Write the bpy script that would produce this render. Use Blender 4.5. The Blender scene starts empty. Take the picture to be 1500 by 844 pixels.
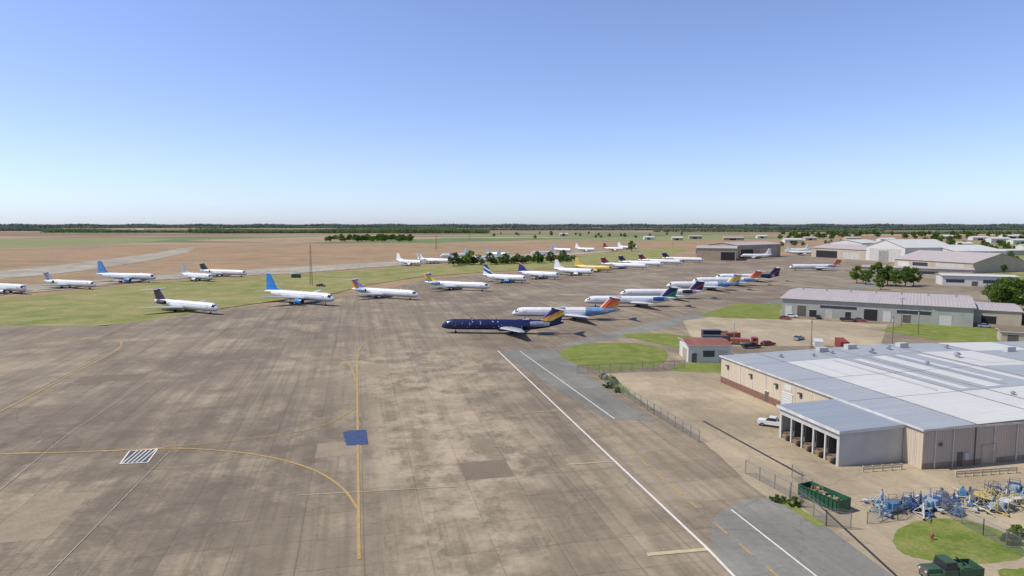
import bpy, math, random
import numpy as np
from mathutils import Vector, Matrix
R=random.Random(7); NR=np.random.default_rng(5)
scn=bpy.context.scene
# ---------------------------------------------------------------- camera calibration
H=38.5; F=1000.0; PITCH=math.atan(94/1000.); YAW=math.radians(12.73)
FW=Vector((math.sin(YAW),math.cos(YAW))); RT=Vector((math.cos(YAW),-math.sin(YAW)))
def G(a,b,h=0.0):
    """ground position (metres) of an image pixel, projected from the camera onto height h"""
    d=b-422.0
    f=F*math.cos(PITCH)-d*math.sin(PITCH); dn=F*math.sin(PITCH)+d*math.cos(PITCH)
    s=(H-h)/dn
    p=FW*(f*s)+RT*((a-750)*s)
    return Vector((p.x,p.y,h))
def lin(r,g,b,k=1.15):
    def c(x):
        x/=255.; return (x/12.92 if x<.04045 else ((x+.055)/1.055)**2.4)/k
    return (c(r),c(g),c(b),1)
# ---------------------------------------------------------------- materials
MC={}
def nodes(name):
    m=bpy.data.materials.new(name); m.use_nodes=True
    nt=m.node_tree; b=nt.nodes['Principled BSDF']
    return m,nt,b
def N(nt,t,**kw):
    n=nt.nodes.new(t)
    for k,v in kw.items():
        if k in n.inputs: n.inputs[k].default_value=v
        else: setattr(n,k,v)
    return n
def mixc(nt,fac,a,b,mode='MIX'):
    n=nt.nodes.new('ShaderNodeMix'); n.data_type='RGBA'; n.blend_type=mode
    for i,x in ((0,fac),(6,a),(7,b)):
        if isinstance(x,(int,float)): n.inputs[i].default_value=x
        elif isinstance(x,(tuple,list)): n.inputs[i].default_value=x
        else: nt.links.new(x,n.inputs[i])
    return n.outputs[2]
def coords(nt,scale=(1,1,1),kind='Object',rot=(0,0,0)):
    tc=nt.nodes.new('ShaderNodeTexCoord'); mp=nt.nodes.new('ShaderNodeMapping')
    mp.inputs['Scale'].default_value=scale; mp.inputs['Rotation'].default_value=rot
    nt.links.new(tc.outputs[kind],mp.inputs[0]); return mp.outputs[0]
def noise(nt,vec,scale,detail=4,rough=.55,lo=.35,hi=.65,out=1.0):
    n=N(nt,'ShaderNodeTexNoise',Scale=scale,Detail=detail,Roughness=rough); nt.links.new(vec,n.inputs['Vector'])
    r=nt.nodes.new('ShaderNodeMapRange'); r.inputs[1].default_value=lo; r.inputs[2].default_value=hi; r.inputs[4].default_value=out
    nt.links.new(n.outputs['Fac'],r.inputs[0]); return r.outputs[0]
def bump(nt,b,h,dist,strength=.5):
    n=nt.nodes.new('ShaderNodeBump'); n.inputs['Distance'].default_value=dist; n.inputs['Strength'].default_value=strength
    nt.links.new(h,n.inputs['Height']); nt.links.new(n.outputs[0],b.inputs['Normal'])
def paint(name,col,rough=.5,metal=0,var=.12,scale=.7,spec=.5):
    if name in MC: return MC[name]
    m,nt,b=nodes(name)
    v=coords(nt); f=noise(nt,v,scale)
    dk=tuple(c*(1-var*2) for c in col[:3])+(1,)
    nt.links.new(mixc(nt,f,dk,col),b.inputs['Base Color'])
    b.inputs['Roughness'].default_value=rough; b.inputs['Metallic'].default_value=metal
    b.inputs['Specular IOR Level'].default_value=spec
    MC[name]=m; return m
def ribbed(name,col,axis,pitch,rough=.6,var=.15,depth=.06,metal=0.0):
    if name in MC: return MC[name]
    m,nt,b=nodes(name)
    v=coords(nt)
    st=coords(nt,scale=tuple(.6 if i==axis else .05 for i in range(3)))
    f=noise(nt,st,1.0,5); f2=noise(nt,v,.12,4)
    dk=tuple(c*(1-var*1.7) for c in col[:3])+(1,); dk2=tuple(c*(1-var) for c in col[:3])+(1,)
    w=N(nt,'ShaderNodeTexWave',Scale=1.0/pitch*0.314*1.0,Distortion=0.0); w.wave_type='BANDS'; w.bands_direction='XYZ'[axis]
    nt.links.new(v,w.inputs['Vector'])
    c=mixc(nt,f,dk,col); c=mixc(nt,f2,dk2,c)
    c2=mixc(nt,w.outputs['Fac'],tuple([.86]*3+[1]),(1,1,1,1)); c=mixc(nt,1.0,c,c2,'MULTIPLY')
    nt.links.new(c,b.inputs['Base Color']); b.inputs['Roughness'].default_value=rough; b.inputs['Metallic'].default_value=metal
    b.inputs['Specular IOR Level'].default_value=.3
    bump(nt,b,w.outputs['Fac'],depth,.6)
    MC[name]=m; return m
def concrete(name,light,dark,slab=7.6,joint=.3,streak=.5,blotch=.75,worn=()):
    m,nt,b=nodes(name)
    v=coords(nt)
    big=noise(nt,v,.011,6,.62,.40,.60); mid=noise(nt,v,.035,9,.68,.49,.60,blotch); mid2=noise(nt,coords(nt,(1,.55,1)),.14,8,.7,.52,.66,blotch*.6); fine=noise(nt,v,1.3,6,.7,.3,.7)
    dkb=noise(nt,coords(nt,(1,.7,1)),.05,8,.7,.52,.68,.65)
    c=mixc(nt,big,dark,light)
    pale=tuple(min(1,x*1.36) for x in light[:3])+(1,)
    dk=tuple(x*.70 for x in dark[:3])+(1,)
    c=mixc(nt,mid,c,pale); c=mixc(nt,mid2,c,pale); c=mixc(nt,dkb,c,dk)
    c=mixc(nt,noise(nt,coords(nt,(.35,.012,1)),1.0,6,.62,.42,.64,streak),c,dk)
    c=mixc(nt,noise(nt,coords(nt,(1.1,.02,1)),1.0,4,.62,.52,.64,streak*.7),c,dk)
    c=mixc(nt,noise(nt,coords(nt,(.012,.22,1)),1.0,4,.6,.5,.72,streak*.5),c,dk)
    # bleached / weathered zones of the apron (centre, radii, tone)
    for cx,cy,rx,ry,amt,dark_ in worn:
        mp=nt.nodes.new('ShaderNodeMapping'); mp.vector_type='TEXTURE'; mp.inputs['Location'].default_value=(cx,cy,0); mp.inputs['Scale'].default_value=(rx,ry,1000); nt.links.new(v,mp.inputs[0])
        gr=nt.nodes.new('ShaderNodeTexGradient'); gr.gradient_type='SPHERICAL'; nt.links.new(mp.outputs[0],gr.inputs[0])
        n2=noise(nt,coords(nt,(1,.8,1)),.16,10,.72,.44,.58,amt); mm=nt.nodes.new('ShaderNodeMath'); mm.operation='MULTIPLY'
        g2=nt.nodes.new('ShaderNodeMapRange'); g2.inputs[2].default_value=.45; nt.links.new(gr.outputs['Fac'],g2.inputs[0])
        nt.links.new(n2,mm.inputs[0]); nt.links.new(g2.outputs[0],mm.inputs[1]); c=mixc(nt,mm.outputs[0],c,dk if dark_ else tuple(x*1.06 for x in pale[:3])+(1,))
    fs=mixc(nt,fine,(.86,.86,.86,1),(1.05,1.05,1.05,1)); c=mixc(nt,1.0,c,fs,'MULTIPLY')
    br=N(nt,'ShaderNodeTexBrick',Scale=1.0); br.offset=0; br.squash=1
    br.inputs['Brick Width'].default_value=slab; br.inputs['Row Height'].default_value=slab
    br.inputs['Mortar Size'].default_value=.08; br.inputs['Mortar Smooth'].default_value=.4
    br.inputs['Color1'].default_value=(.91,.91,.91,1); br.inputs['Color2'].default_value=(1.06,1.055,1.05,1)
    br.inputs['Mortar'].default_value=(1-joint,1-joint,1-joint,1)
    nt.links.new(v,br.inputs['Vector'])
    c=mixc(nt,.85,c,br.outputs['Color'],'MULTIPLY')
    vo=N(nt,'ShaderNodeTexVoronoi',Scale=.09); vo.feature='DISTANCE_TO_EDGE'
    wv=N(nt,'ShaderNodeTexNoise',Scale=.5,Detail=3.); nt.links.new(v,wv.inputs['Vector'])
    va=nt.nodes.new('ShaderNodeVectorMath'); va.operation='MULTIPLY_ADD'; va.inputs[1].default_value=(3,3,0)
    nt.links.new(wv.outputs['Color'],va.inputs[0]); nt.links.new(v,va.inputs[2]); nt.links.new(va.outputs[0],vo.inputs['Vector'])
    mr=nt.nodes.new('ShaderNodeMapRange'); mr.inputs[1].default_value=0; mr.inputs[2].default_value=.012; mr.inputs[3].default_value=.76; mr.inputs[4].default_value=1
    nt.links.new(vo.outputs['Distance'],mr.inputs[0])
    c=mixc(nt,.8,c,mr.outputs[0],'MULTIPLY')
    nt.links.new(c,b.inputs['Base Color']); b.inputs['Roughness'].default_value=.9; b.inputs['Specular IOR Level'].default_value=.25
    return m
def ground_mat(name,cols,s1=.02,s2=.3,s3=2.0,amt=.6,fine=.78):
    m,nt,b=nodes(name)
    v=coords(nt)
    f1=noise(nt,v,s1,6,.62,.38,.62); f2=noise(nt,v,s2,6,.68,.40,.62,amt); f3=noise(nt,v,s3,4,.65,.3,.7)
    c=mixc(nt,f1,cols[0],cols[1])
    c=mixc(nt,f2,c,cols[2])
    c=mixc(nt,1.0,c,mixc(nt,f3,(fine,fine,fine,1),(1.1,1.1,1.1,1)),'MULTIPLY')
    nt.links.new(c,b.inputs['Base Color']); b.inputs['Roughness'].default_value=1; b.inputs['Specular IOR Level'].default_value=.1
    return m
def farmland():
    m,nt,b=nodes('farmland')
    v=coords(nt,(.0011,.0042,1),rot=(0,0,.35))
    vo=N(nt,'ShaderNodeTexVoronoi',Scale=1.0); vo.distance='MANHATTAN'; nt.links.new(v,vo.inputs['Vector'])
    sp=nt.nodes.new('ShaderNodeSeparateColor'); nt.links.new(vo.outputs['Color'],sp.inputs[0])
    rp=nt.nodes.new('ShaderNodeValToRGB'); rp.color_ramp.interpolation='CONSTANT'
    cols=[(0,(164,142,120)),(.25,(178,156,132)),(.42,(154,136,116)),(.58,(132,142,106)),(.66,(188,170,148)),(.82,(150,128,106)),(.90,(126,142,100))]  # field colours paled, painting distance haze into the far ground
    el=rp.color_ramp.elements
    el[0].position=0; el[0].color=lin(*cols[0][1]); el[1].position=cols[1][0]; el[1].color=lin(*cols[1][1])
    for p,c in cols[2:]:
        e=el.new(p); e.color=lin(*c)
    nt.links.new(sp.outputs[0],rp.inputs[0])
    w=coords(nt); f=noise(nt,w,.006,6,.65,.36,.64); f2=noise(nt,coords(nt,(.002,.02,1),rot=(0,0,.35)),1,5,.6,.35,.65)
    c=mixc(nt,1.0,rp.outputs[0],mixc(nt,f,(.82,.8,.78,1),(1.1,1.1,1.1,1)),'MULTIPLY')
    c=mixc(nt,1.0,c,mixc(nt,f2,(.85,.87,.85,1),(1.08,1.05,1.05,1)),'MULTIPLY')
    nt.links.new(c,b.inputs['Base Color']); b.inputs['Roughness'].default_value=1; b.inputs['Specular IOR Level'].default_value=.05
    return m
def leafmat(name,a,bb,scale=.35,trans=.4):
    m,nt,b=nodes(name)
    v=coords(nt); f=noise(nt,v,scale,4,.6,.35,.65)
    oi=nt.nodes.new('ShaderNodeObjectInfo')
    c=mixc(nt,f,a,bb); c=mixc(nt,1.0,c,mixc(nt,oi.outputs['Random'],(.8,.85,.8,1),(1.2,1.12,1,1)),'MULTIPLY')
    nt.links.new(c,b.inputs['Base Color']); b.inputs['Roughness'].default_value=.8; b.inputs['Specular IOR Level'].default_value=.2
    tl=nt.nodes.new('ShaderNodeBsdfTranslucent'); nt.links.new(c,tl.inputs[0]); mx=nt.nodes.new('ShaderNodeMixShader'); mx.inputs[0].default_value=trans
    nt.links.new(b.outputs[0],mx.inputs[1]); nt.links.new(tl.outputs[0],mx.inputs[2]); nt.links.new(mx.outputs[0],nt.nodes['Material Output'].inputs[0])
    return m
# ---------------------------------------------------------------- mesh builder
class MB:
    def __init__(s): s.v=[];s.f=[];s.m=[];s.s=[];s.mats=[]
    def mi(s,mat):
        if mat not in s.mats: s.mats.append(mat)
        return s.mats.index(mat)
    def add(s,vs,fs,mat,smooth=False,M=None):
        o=len(s.v)
        for p in vs:
            p=Vector(p)
            if M is not None: p=M@p
            s.v.append(tuple(p))
        i=s.mi(mat)
        for f in fs: s.f.append([k+o for k in f]); s.m.append(i); s.s.append(smooth)
    def box(s,x0,x1,y0,y1,z0,z1,mat,M=None,tx=0,ty=0):
        vs=[(x0,y0,z0),(x1,y0,z0),(x1,y1,z0),(x0,y1,z0),(x0+tx,y0+ty,z1),(x1-tx,y0+ty,z1),(x1-tx,y1-ty,z1),(x0+tx,y1-ty,z1)]
        s.add(vs,[(3,2,1,0),(4,5,6,7),(0,1,5,4),(1,2,6,5),(2,3,7,6),(3,0,4,7)],mat,False,M)
    def cyl(s,p0,p1,r0,r1,n,mat,M=None,smooth=True,caps=True):
        p0=Vector(p0);p1=Vector(p1);d=(p1-p0).normalized()
        a=d.cross(Vector((0,0,1)) if abs(d.z)<.9 else Vector((1,0,0))).normalized(); b=d.cross(a)
        vs=[]
        for p,r in ((p0,r0),(p1,r1)):
            for i in range(n):
                t=2*math.pi*i/n; vs.append(p+a*(r*math.cos(t))+b*(r*math.sin(t)))
        s.add(vs,[(i,(i+1)%n,n+(i+1)%n,n+i) for i in range(n)],mat,smooth,M)
        if caps:
            s.add(vs[:n],[tuple(range(n))[::-1]],mat,False,M); s.add(vs[n:],[tuple(range(n))],mat,False,M)
    def build(s,name,parent=None,loc=(0,0,0),rz=0):
        me=bpy.data.meshes.new(name); me.from_pydata(s.v,[],s.f)
        for m in s.mats: me.materials.append(m)
        me.polygons.foreach_set('material_index',s.m); me.polygons.foreach_set('use_smooth',s.s); me.update()
        o=bpy.data.objects.new(name,me); scn.collection.objects.link(o)
        o.location=loc; o.rotation_euler=(0,0,rz)
        if parent: o.parent=parent
        return o
def empty(name,loc,rz=0):
    e=bpy.data.objects.new(name,None); scn.collection.objects.link(e); e.location=loc; e.rotation_euler=(0,0,rz); return e
def sheet(name,pts,z,mat):
    mb=MB(); vs=[(p.x,p.y,z) for p in pts]; mb.add(vs,[tuple(range(len(vs)))],mat)
    o=mb.build(name)
    if o.data.polygons[0].normal.z<0: o.data.flip_normals()
    return o
def P(*l): return [G(a,b) for a,b in l]
def smoothpoly(pts,n=5):
    out=[];k=len(pts)
    for i in range(k):
        p0,p1,p2,p3=pts[i-1],pts[i],pts[(i+1)%k],pts[(i+2)%k]
        for j in range(n):
            t=j/n; out.append(.5*((2*p1)+(-p0+p2)*t+(2*p0-5*p1+4*p2-p3)*t*t+(-p0+3*p1-3*p2+p3)*t**3))
    return out
def smoothline(pts,n=6):
    out=[];k=len(pts)
    for i in range(k-1):
        p0,p1,p2,p3=pts[max(i-1,0)],pts[i],pts[i+1],pts[min(i+2,k-1)]
        for j in range(n):
            t=j/n; out.append(.5*((2*p1)+(-p0+p2)*t+(2*p0-5*p1+4*p2-p3)*t*t+(-p0+3*p1-3*p2+p3)*t**3))
    out.append(pts[-1]); return out
def ragged(pts,step=2.5,amp=.35):
    """break a clean polygon edge into an uneven natural one"""
    out=[];k=len(pts)
    for i in range(k):
        a,b=pts[i],pts[(i+1)%k]; L=(b-a).length; n=max(1,min(60,int(L/step))); d=(b-a)/n; q=Vector((-d.y,d.x,0)).normalized()
        for j in range(n): out.append(a+d*j+q*R.uniform(-amp,amp))
    return out
def ribbon(mb,pts,w,z,mat,dash=None):
    if dash:
        segs=[]
        a,b=pts[0],pts[-1]; L=(b-a).length; d=(b-a)/L; t=0
        while t<L: segs.append([a+d*t,a+d*min(L,t+dash[0])]); t+=dash[0]+dash[1]
        for sg in segs: ribbon(mb,sg,w,z,mat)
        return
    vs=[]
    for i,p in enumerate(pts):
        d=(pts[min(i+1,len(pts)-1)]-pts[max(i-1,0)]); n=Vector((-d.y,d.x,0)).normalized()*(w/2)
        vs+= [(p.x-n.x,p.y-n.y,z),(p.x+n.x,p.y+n.y,z)]
    mb.add(vs,[(2*i,2*i+2,2*i+3,2*i+1)for i in range(len(pts)-1)],mat)
# ================================================================ GROUND
sheet('ground',[Vector((-45000,-3000,0)),Vector((45000,-3000,0)),Vector((45000,45000,0)),Vector((-45000,45000,0))],-.25,farmland())
w1=G(660,650);w2=G(610,545);w3=G(690,790);w4=G(80,720);w5=G(460,610)
M_conc=concrete('apron_concrete',lin(164,149,126),lin(140,126,108),worn=[(w1.x,w1.y,20,34,.9,0),(w2.x,w2.y,34,46,.75,0),(w3.x,w3.y,12,18,.7,0),(w4.x,w4.y,45,60,.6,1),(w5.x,w5.y,14,50,.55,1)])
M_conc2=concrete('pale_concrete',lin(190,181,162),lin(168,158,138),6,.25,.3,.4)
M_yard=concrete('yard_gravel_concrete',lin(192,175,146),lin(172,156,130),9,.1,.2,.5)
M_asph=concrete('grey_asphalt',lin(152,150,140),lin(136,133,124),30,.1,.3,.4)
M_grass=ground_mat('grass',[lin(128,144,66),lin(108,130,54),lin(158,154,94)],.05,.25,2.2,.75,.7)
M_grassl=ground_mat('airfield_grass',[lin(154,152,94),lin(126,140,72),lin(176,164,118)],.012,.06,.9,.85,.72)
M_gdry=ground_mat('crop_field',[lin(152,154,108),lin(134,148,96),lin(166,156,120)],.004,.03,.3)
M_soil=ground_mat('soil',[lin(184,158,132),lin(162,136,112),lin(192,170,144)],.004,.03,.3)
sheet('airfield_ground',P((-1500,1500),(-1500,400),(-300,371),(290,358),(700,356),(1000,350),(1500,349),(2300,353),(3200,1500)),-.2,
  ground_mat('airfield_soil',[lin(174,144,114),lin(152,134,102),lin(186,158,128)],.005,.03,.4,.7))
sheet('crop_field',P((-500,366),(-500,351),(0,350),(180,349),(262,350),(190,357),(0,364)),-.15,M_gdry)
sheet('crop_field',P((270,352),(500,346),(660,347),(640,350),(430,356)),-.15,M_soil)
sheet('crop_field',P((760,352),(1020,345),(1100,346),(1010,353)),-.15,M_gdry)
sheet('grass_field',P((600,392),(840,375),(980,362),(1010,365),(960,380),(840,392),(700,396)),-.1,M_grassl)
sheet('grass_field',P((1100,366),(1500,352),(2200,360),(2200,470),(1500,470),(1420,400),(1250,372)),-.1,M_grassl)
sheet('taxiway',smoothline(P((-200,412),(0,397),(130,383),(225,371),(262,364)),4)+smoothline(P((286,362),(270,371),(160,391),(0,409),(-200,424)),4),-.05,M_conc2)
sheet('apron',P((-1500,1500),(-1500,474),(0,474),(150,478),(330,452),(520,432),(620,411),(700,402),(830,396),(950,385),(1080,377),(1150,374),(1260,371),(1330,378),(1285,392),(1500,415),(2300,480),(2300,1500)),0,M_conc)
sheet('airfield_grass',ragged(P((-700,476),(0,476),(70,478),(140,478),(215,470),(335,450),(490,430),(540,417),(620,405),(720,398),(835,393),(930,381),(800,379),(600,391),(440,402),(230,413),(100,429),(0,438),(-700,450)),5,.6),.03,M_grassl)
sheet('taxiway',P((-700,445),(0,432),(90,425),(230,410),(440,400),(600,388),(800,376),(900,369),(870,367),(600,382),(380,394),(200,405),(80,416),(0,421),(-700,432)),.036,M_conc2)
sheet('parking_lot',P((1000,470),(1060,462),(1145,466),(1300,476),(1290,506),(1060,508),(1015,498)),.02,M_yard)
sheet('yard',ragged(P((880,548),(960,545),(1080,540),(1500,500),(2300,560),(2300,1500),(1600,1200),(1290,844),(1110,720),(1022,640),(960,600)),2,.2),.024,M_yard)
for poly in [
  [(820,520),(835,508),(870,503),(930,503),(968,510),(978,522),(965,535),(930,541),(880,542),(845,534)],
  [(912,491),(950,488),(1010,493),(1040,505),(1008,511),(960,503)],
  [(985,540),(1005,532),(1060,533),(1062,545),(1000,545)],
  [(1308,790),(1330,768),(1380,760),(1440,768),(1485,790),(1500,815),(1450,825),(1370,822),(1325,812)]]:
    sheet('grass',ragged(smoothpoly(P(*poly)),.7,.13),.04,M_grass)
sheet('grass',ragged(P((1020,462),(1080,445),(1145,446),(1142,468),(1060,466))),.04,M_grass)
sheet('grass',ragged(P((1290,484),(1330,474),(1500,482),(1800,500),(1800,520),(1500,507),(1380,500))),.04,M_grass)
sheet('grass',ragged(P((1460,835),(1560,828),(1700,900),(1500,900)),1,.2),.04,M_grass)
sheet('grass',ragged(P((895,548),(905,558),(945,595),(962,604),(935,588),(885,556)),1,.2),.046,M_grass)
sheet('grass',ragged(P((1125,726),(1150,732),(1215,770),(1200,772)),1,.15),.046,M_grass)
sheet('asphalt_shoulder',smoothline(P((728,515),(760,513),(800,511),(822,518),(850,540),(905,583),(962,617)),3)+P((898,615),(880,609)),.028,M_asph)
sheet('asphalt_shoulder',smoothline(P((1085,860),(1052,815),(1041,785),(1050,755),(1085,735),(1135,729)),5)+P((1215,775),(1330,860)),.028,M_asph)
sheet('service_road',P((800,512),(880,490),(1000,462),(1140,440),(1290,410),(1290,418),(1150,448),(1030,468),(930,490),(850,505)),.016,M_asph)
pm=[ground_mat('concrete_patch',[lin(*c),tuple(x*.86 for x in lin(*c)[:3])+(1,),tuple(x*1.1 for x in lin(*c)[:3])+(1,)],.06,.4,2.5,.7,.86) for c in ((164,149,128),(136,123,106),(172,158,136))]
for i,(a,b_,w,h) in enumerate([(-6,12,1,2),(2,13,1,1),(-14,16,1,2),(0,23,1,2),(-9,24,2,1),(-18,24,1,1),(-1,15,1,1),(-5,27,1,1)]):
    x0=a*7.6;y0=b_*7.6;w*=7.6;h*=7.6
    sheet('concrete_patch',ragged([Vector((x0,y0,0)),Vector((x0+w,y0,0)),Vector((x0+w,y0+h,0)),Vector((x0,y0+h,0))],2,.05),.004+.0008*i,pm[i%3])
def marking(name,col,wear=.55):
    m,nt,b=nodes(name); v=coords(nt); f=noise(nt,v,.9,6,.7,.38,.62,wear)
    nt.links.new(mixc(nt,f,col,lin(155,140,118)),b.inputs['Base Color']); b.inputs['Roughness'].default_value=.8; return m
MY=marking('faded_yellow_paint',lin(200,162,84),.65); MW=marking('white_paint',lin(240,236,226),.25); MWf=marking('faded_white_paint',lin(192,182,162),.75)
MYp=marking('pale_yellow_paint',lin(212,196,154),.45)
mb=MB(); z=.05
for l,w in [([(523,528),(524,640),(526,820)],.40),([(522,560),(512,535),(490,520),(455,512)],.3),([(524,545),(524,520),(533,504),(556,490),(600,480)],.35),
   ([(-60,666),(60,664),(150,661),(250,657),(330,661),(400,671),(460,689),(500,714),(524,745)],.40),
   ([(-30,618),(30,588),(90,556),(145,528),(172,512),(178,503),(165,500),(100,499),(-40,500)],.45),
   ([(150,662),(250,655),(360,644),(470,625),(523,596)],.25),([(-80,700),(0,668),(60,663)],.35)]:
    ribbon(mb,smoothline(P(*l)),w,z,MY); z+=.0012
ribbon(mb,P((870,616),(1022,745)),.28,z,MY,(3.2,2.6)); ribbon(mb,P((1048,768),(1160,862)),.28,z,MY,(3,2.6))
ribbon(mb,P((435,726),(672,713)),.16,z+.001,MYp); ribbon(mb,P((830,681),(905,676)),.3,z+.001,MYp); ribbon(mb,P((760,606),(815,602)),.25,z+.001,MYp)
ribbon(mb,P((948,813),(1036,805)),.75,z+.001,MYp)
mb.build('taxiway_centre_line_marking')
mb=MB(); ribbon(mb,P((729,514),(1035,803),(1090,860)),.36,.062,MW); ribbon(mb,P((762,515),(900,614)),.25,.063,MW); ribbon(mb,P((1071,747),(1210,856)),.25,.063,MW)
ribbon(mb,P((-20,735),(95,640),(215,560)),.16,.064,MWf); ribbon(mb,P((70,844),(250,660)),.14,.065,MWf)
mb.build('apron_edge_marking')
mb=MB(); q=P((176,680),(190,661),(231,658),(216,678))
mb.add([(p.x,p.y,.07) for p in q],[(0,1,2,3)],paint('dark_grating',(.09,.085,.08,1)))
for i in range(4): ribbon(mb,[q[i],q[(i+1)%4]],.25,.075+.001*i,MW)
for i in range(1,6):
    t=i/6; ribbon(mb,[q[0].lerp(q[3],max(0,t-.1)),q[1].lerp(q[2],min(1,t+.12))],.2,.08,MW)
mb.build('hatched_pavement_marking')
q=P((502,634),(511,631),(536,630),(539,651),(507,653)); sheet('blue_pavement_marking',ragged(q,.5,.08),.07,marking('blue_paint',lin(46,70,120),.15))
mb=MB(); ribbon(mb,P((1030,617),(1178,698)),.5,.05,paint('drain_dark',(.05,.04,.035,1))); ribbon(mb,P((1178,720),(1330,860)),.35,.05,paint('drain_dark',(.05,.04,.035,1))); mb.build('trench_drain')
M_st=ground_mat('oil_stain',[lin(118,104,90),lin(130,114,98),lin(110,98,86)],.3,1,4,.5)
for i,(u,v) in enumerate([(700,497),(800,480),(905,457),(955,444),(420,452),(270,466),(560,445),(650,432)]):
    c=G(u,v); pts=[c+Vector((math.cos(t/14*6.283)*R.uniform(1.0,2.6),math.sin(t/14*6.283)*R.uniform(.8,2.0),0)) for t in range(14)]
    sheet('oil_stain',smoothpoly(pts,3),.014+.0005*i,M_st)
# ================================================================ AIRLINERS
def tailmat(name,stops,ax=.5,rng=(-6,.4)):
    """fin livery: hard-edged diagonal colour bands"""
    if name in MC: return MC[name]
    m,nt,b=nodes(name); v=coords(nt)
    sp=nt.nodes.new('ShaderNodeSeparateXYZ'); nt.links.new(v,sp.inputs[0])
    a=nt.nodes.new('ShaderNodeMath'); a.operation='MULTIPLY_ADD'; a.inputs[1].default_value=ax; nt.links.new(sp.outputs[0],a.inputs[0]); nt.links.new(sp.outputs[2],a.inputs[2])
    r=nt.nodes.new('ShaderNodeMapRange'); r.inputs[1].default_value=rng[0]; r.inputs[2].default_value=rng[1]; nt.links.new(a.outputs[0],r.inputs[0])
    rp=nt.nodes.new('ShaderNodeValToRGB'); rp.color_ramp.interpolation='CONSTANT'; el=rp.color_ramp.elements
    el[0].position=0; el[0].color=lin(*stops[0][1]); el[1].position=stops[1][0]; el[1].color=lin(*stops[1][1])
    for p,c in stops[2:]: e=el.new(p); e.color=lin(*c)
    nt.links.new(r.outputs[0],rp.inputs[0]); nt.links.new(rp.outputs[0],b.inputs['Base Color']); b.inputs['Roughness'].default_value=.35
    MC[name]=m; return m
def starry():
    m,nt,b=nodes('navy_star_livery'); v=coords(nt)
    vo=N(nt,'ShaderNodeTexVoronoi',Scale=.8); nt.links.new(v,vo.inputs['Vector'])
    mr=nt.nodes.new('ShaderNodeMapRange'); mr.inputs[1].default_value=.14; mr.inputs[2].default_value=.20; nt.links.new(vo.outputs['Distance'],mr.inputs[0])
    nt.links.new(mixc(nt,mr.outputs[0],lin(200,206,225),lin(30,36,88)),b.inputs['Base Color']); b.inputs['Roughness'].default_value=.3; return m
WH=paint('white_aircraft_paint',(.84,.84,.83,1),.3,0,.05,.3); GY=paint('grey_belly_paint',lin(184,186,192),.4,0,.06,.4)
WING=paint('wing_grey_paint',lin(205,207,210),.4,0,.06,.4); DK=paint('tyre_rubber',(.02,.02,.02,1),.8); GL=paint('cockpit_glass',(.03,.035,.045,1),.15)
ST=paint('gear_steel',(.35,.35,.36,1),.4,.6); NAVY=paint('navy_paint',lin(28,34,84),.3); METAL=paint('bare_metal',(.55,.55,.56,1),.35,.7)
def surf(mb,r,t,cr,ct,th,mat,vert=False):
    af=[(0,0),(.08,.035),(.3,.055),(.65,.04),(1,0),(.6,-.03),(.25,-.045),(.06,-.03)]
    vs=[]
    for o,c in ((r,cr),(t,ct)):
        for a,b in af:
            k=b*th*c
            vs.append((o[0]-a*c,o[1]+(k if vert else 0),o[2]+(0 if vert else k)))
    n=len(af)
    fs=[(i,(i+1)%n,n+(i+1)%n,n+i) for i in range(n)]
    mb.add(vs,fs+[tuple(range(n,2*n))],mat,False)
def wheels(mb,x,y,r,w,zt,twin=True):
    mb.cyl((x,y,r),(x,y,zt),.11,.16,8,ST)
    for dx in ((-.35,.35) if twin else (0,)):
        mb.cyl((x,y+dx-w/2,r),(x,y+dx+w/2,r),r,r,14,DK)
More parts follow.
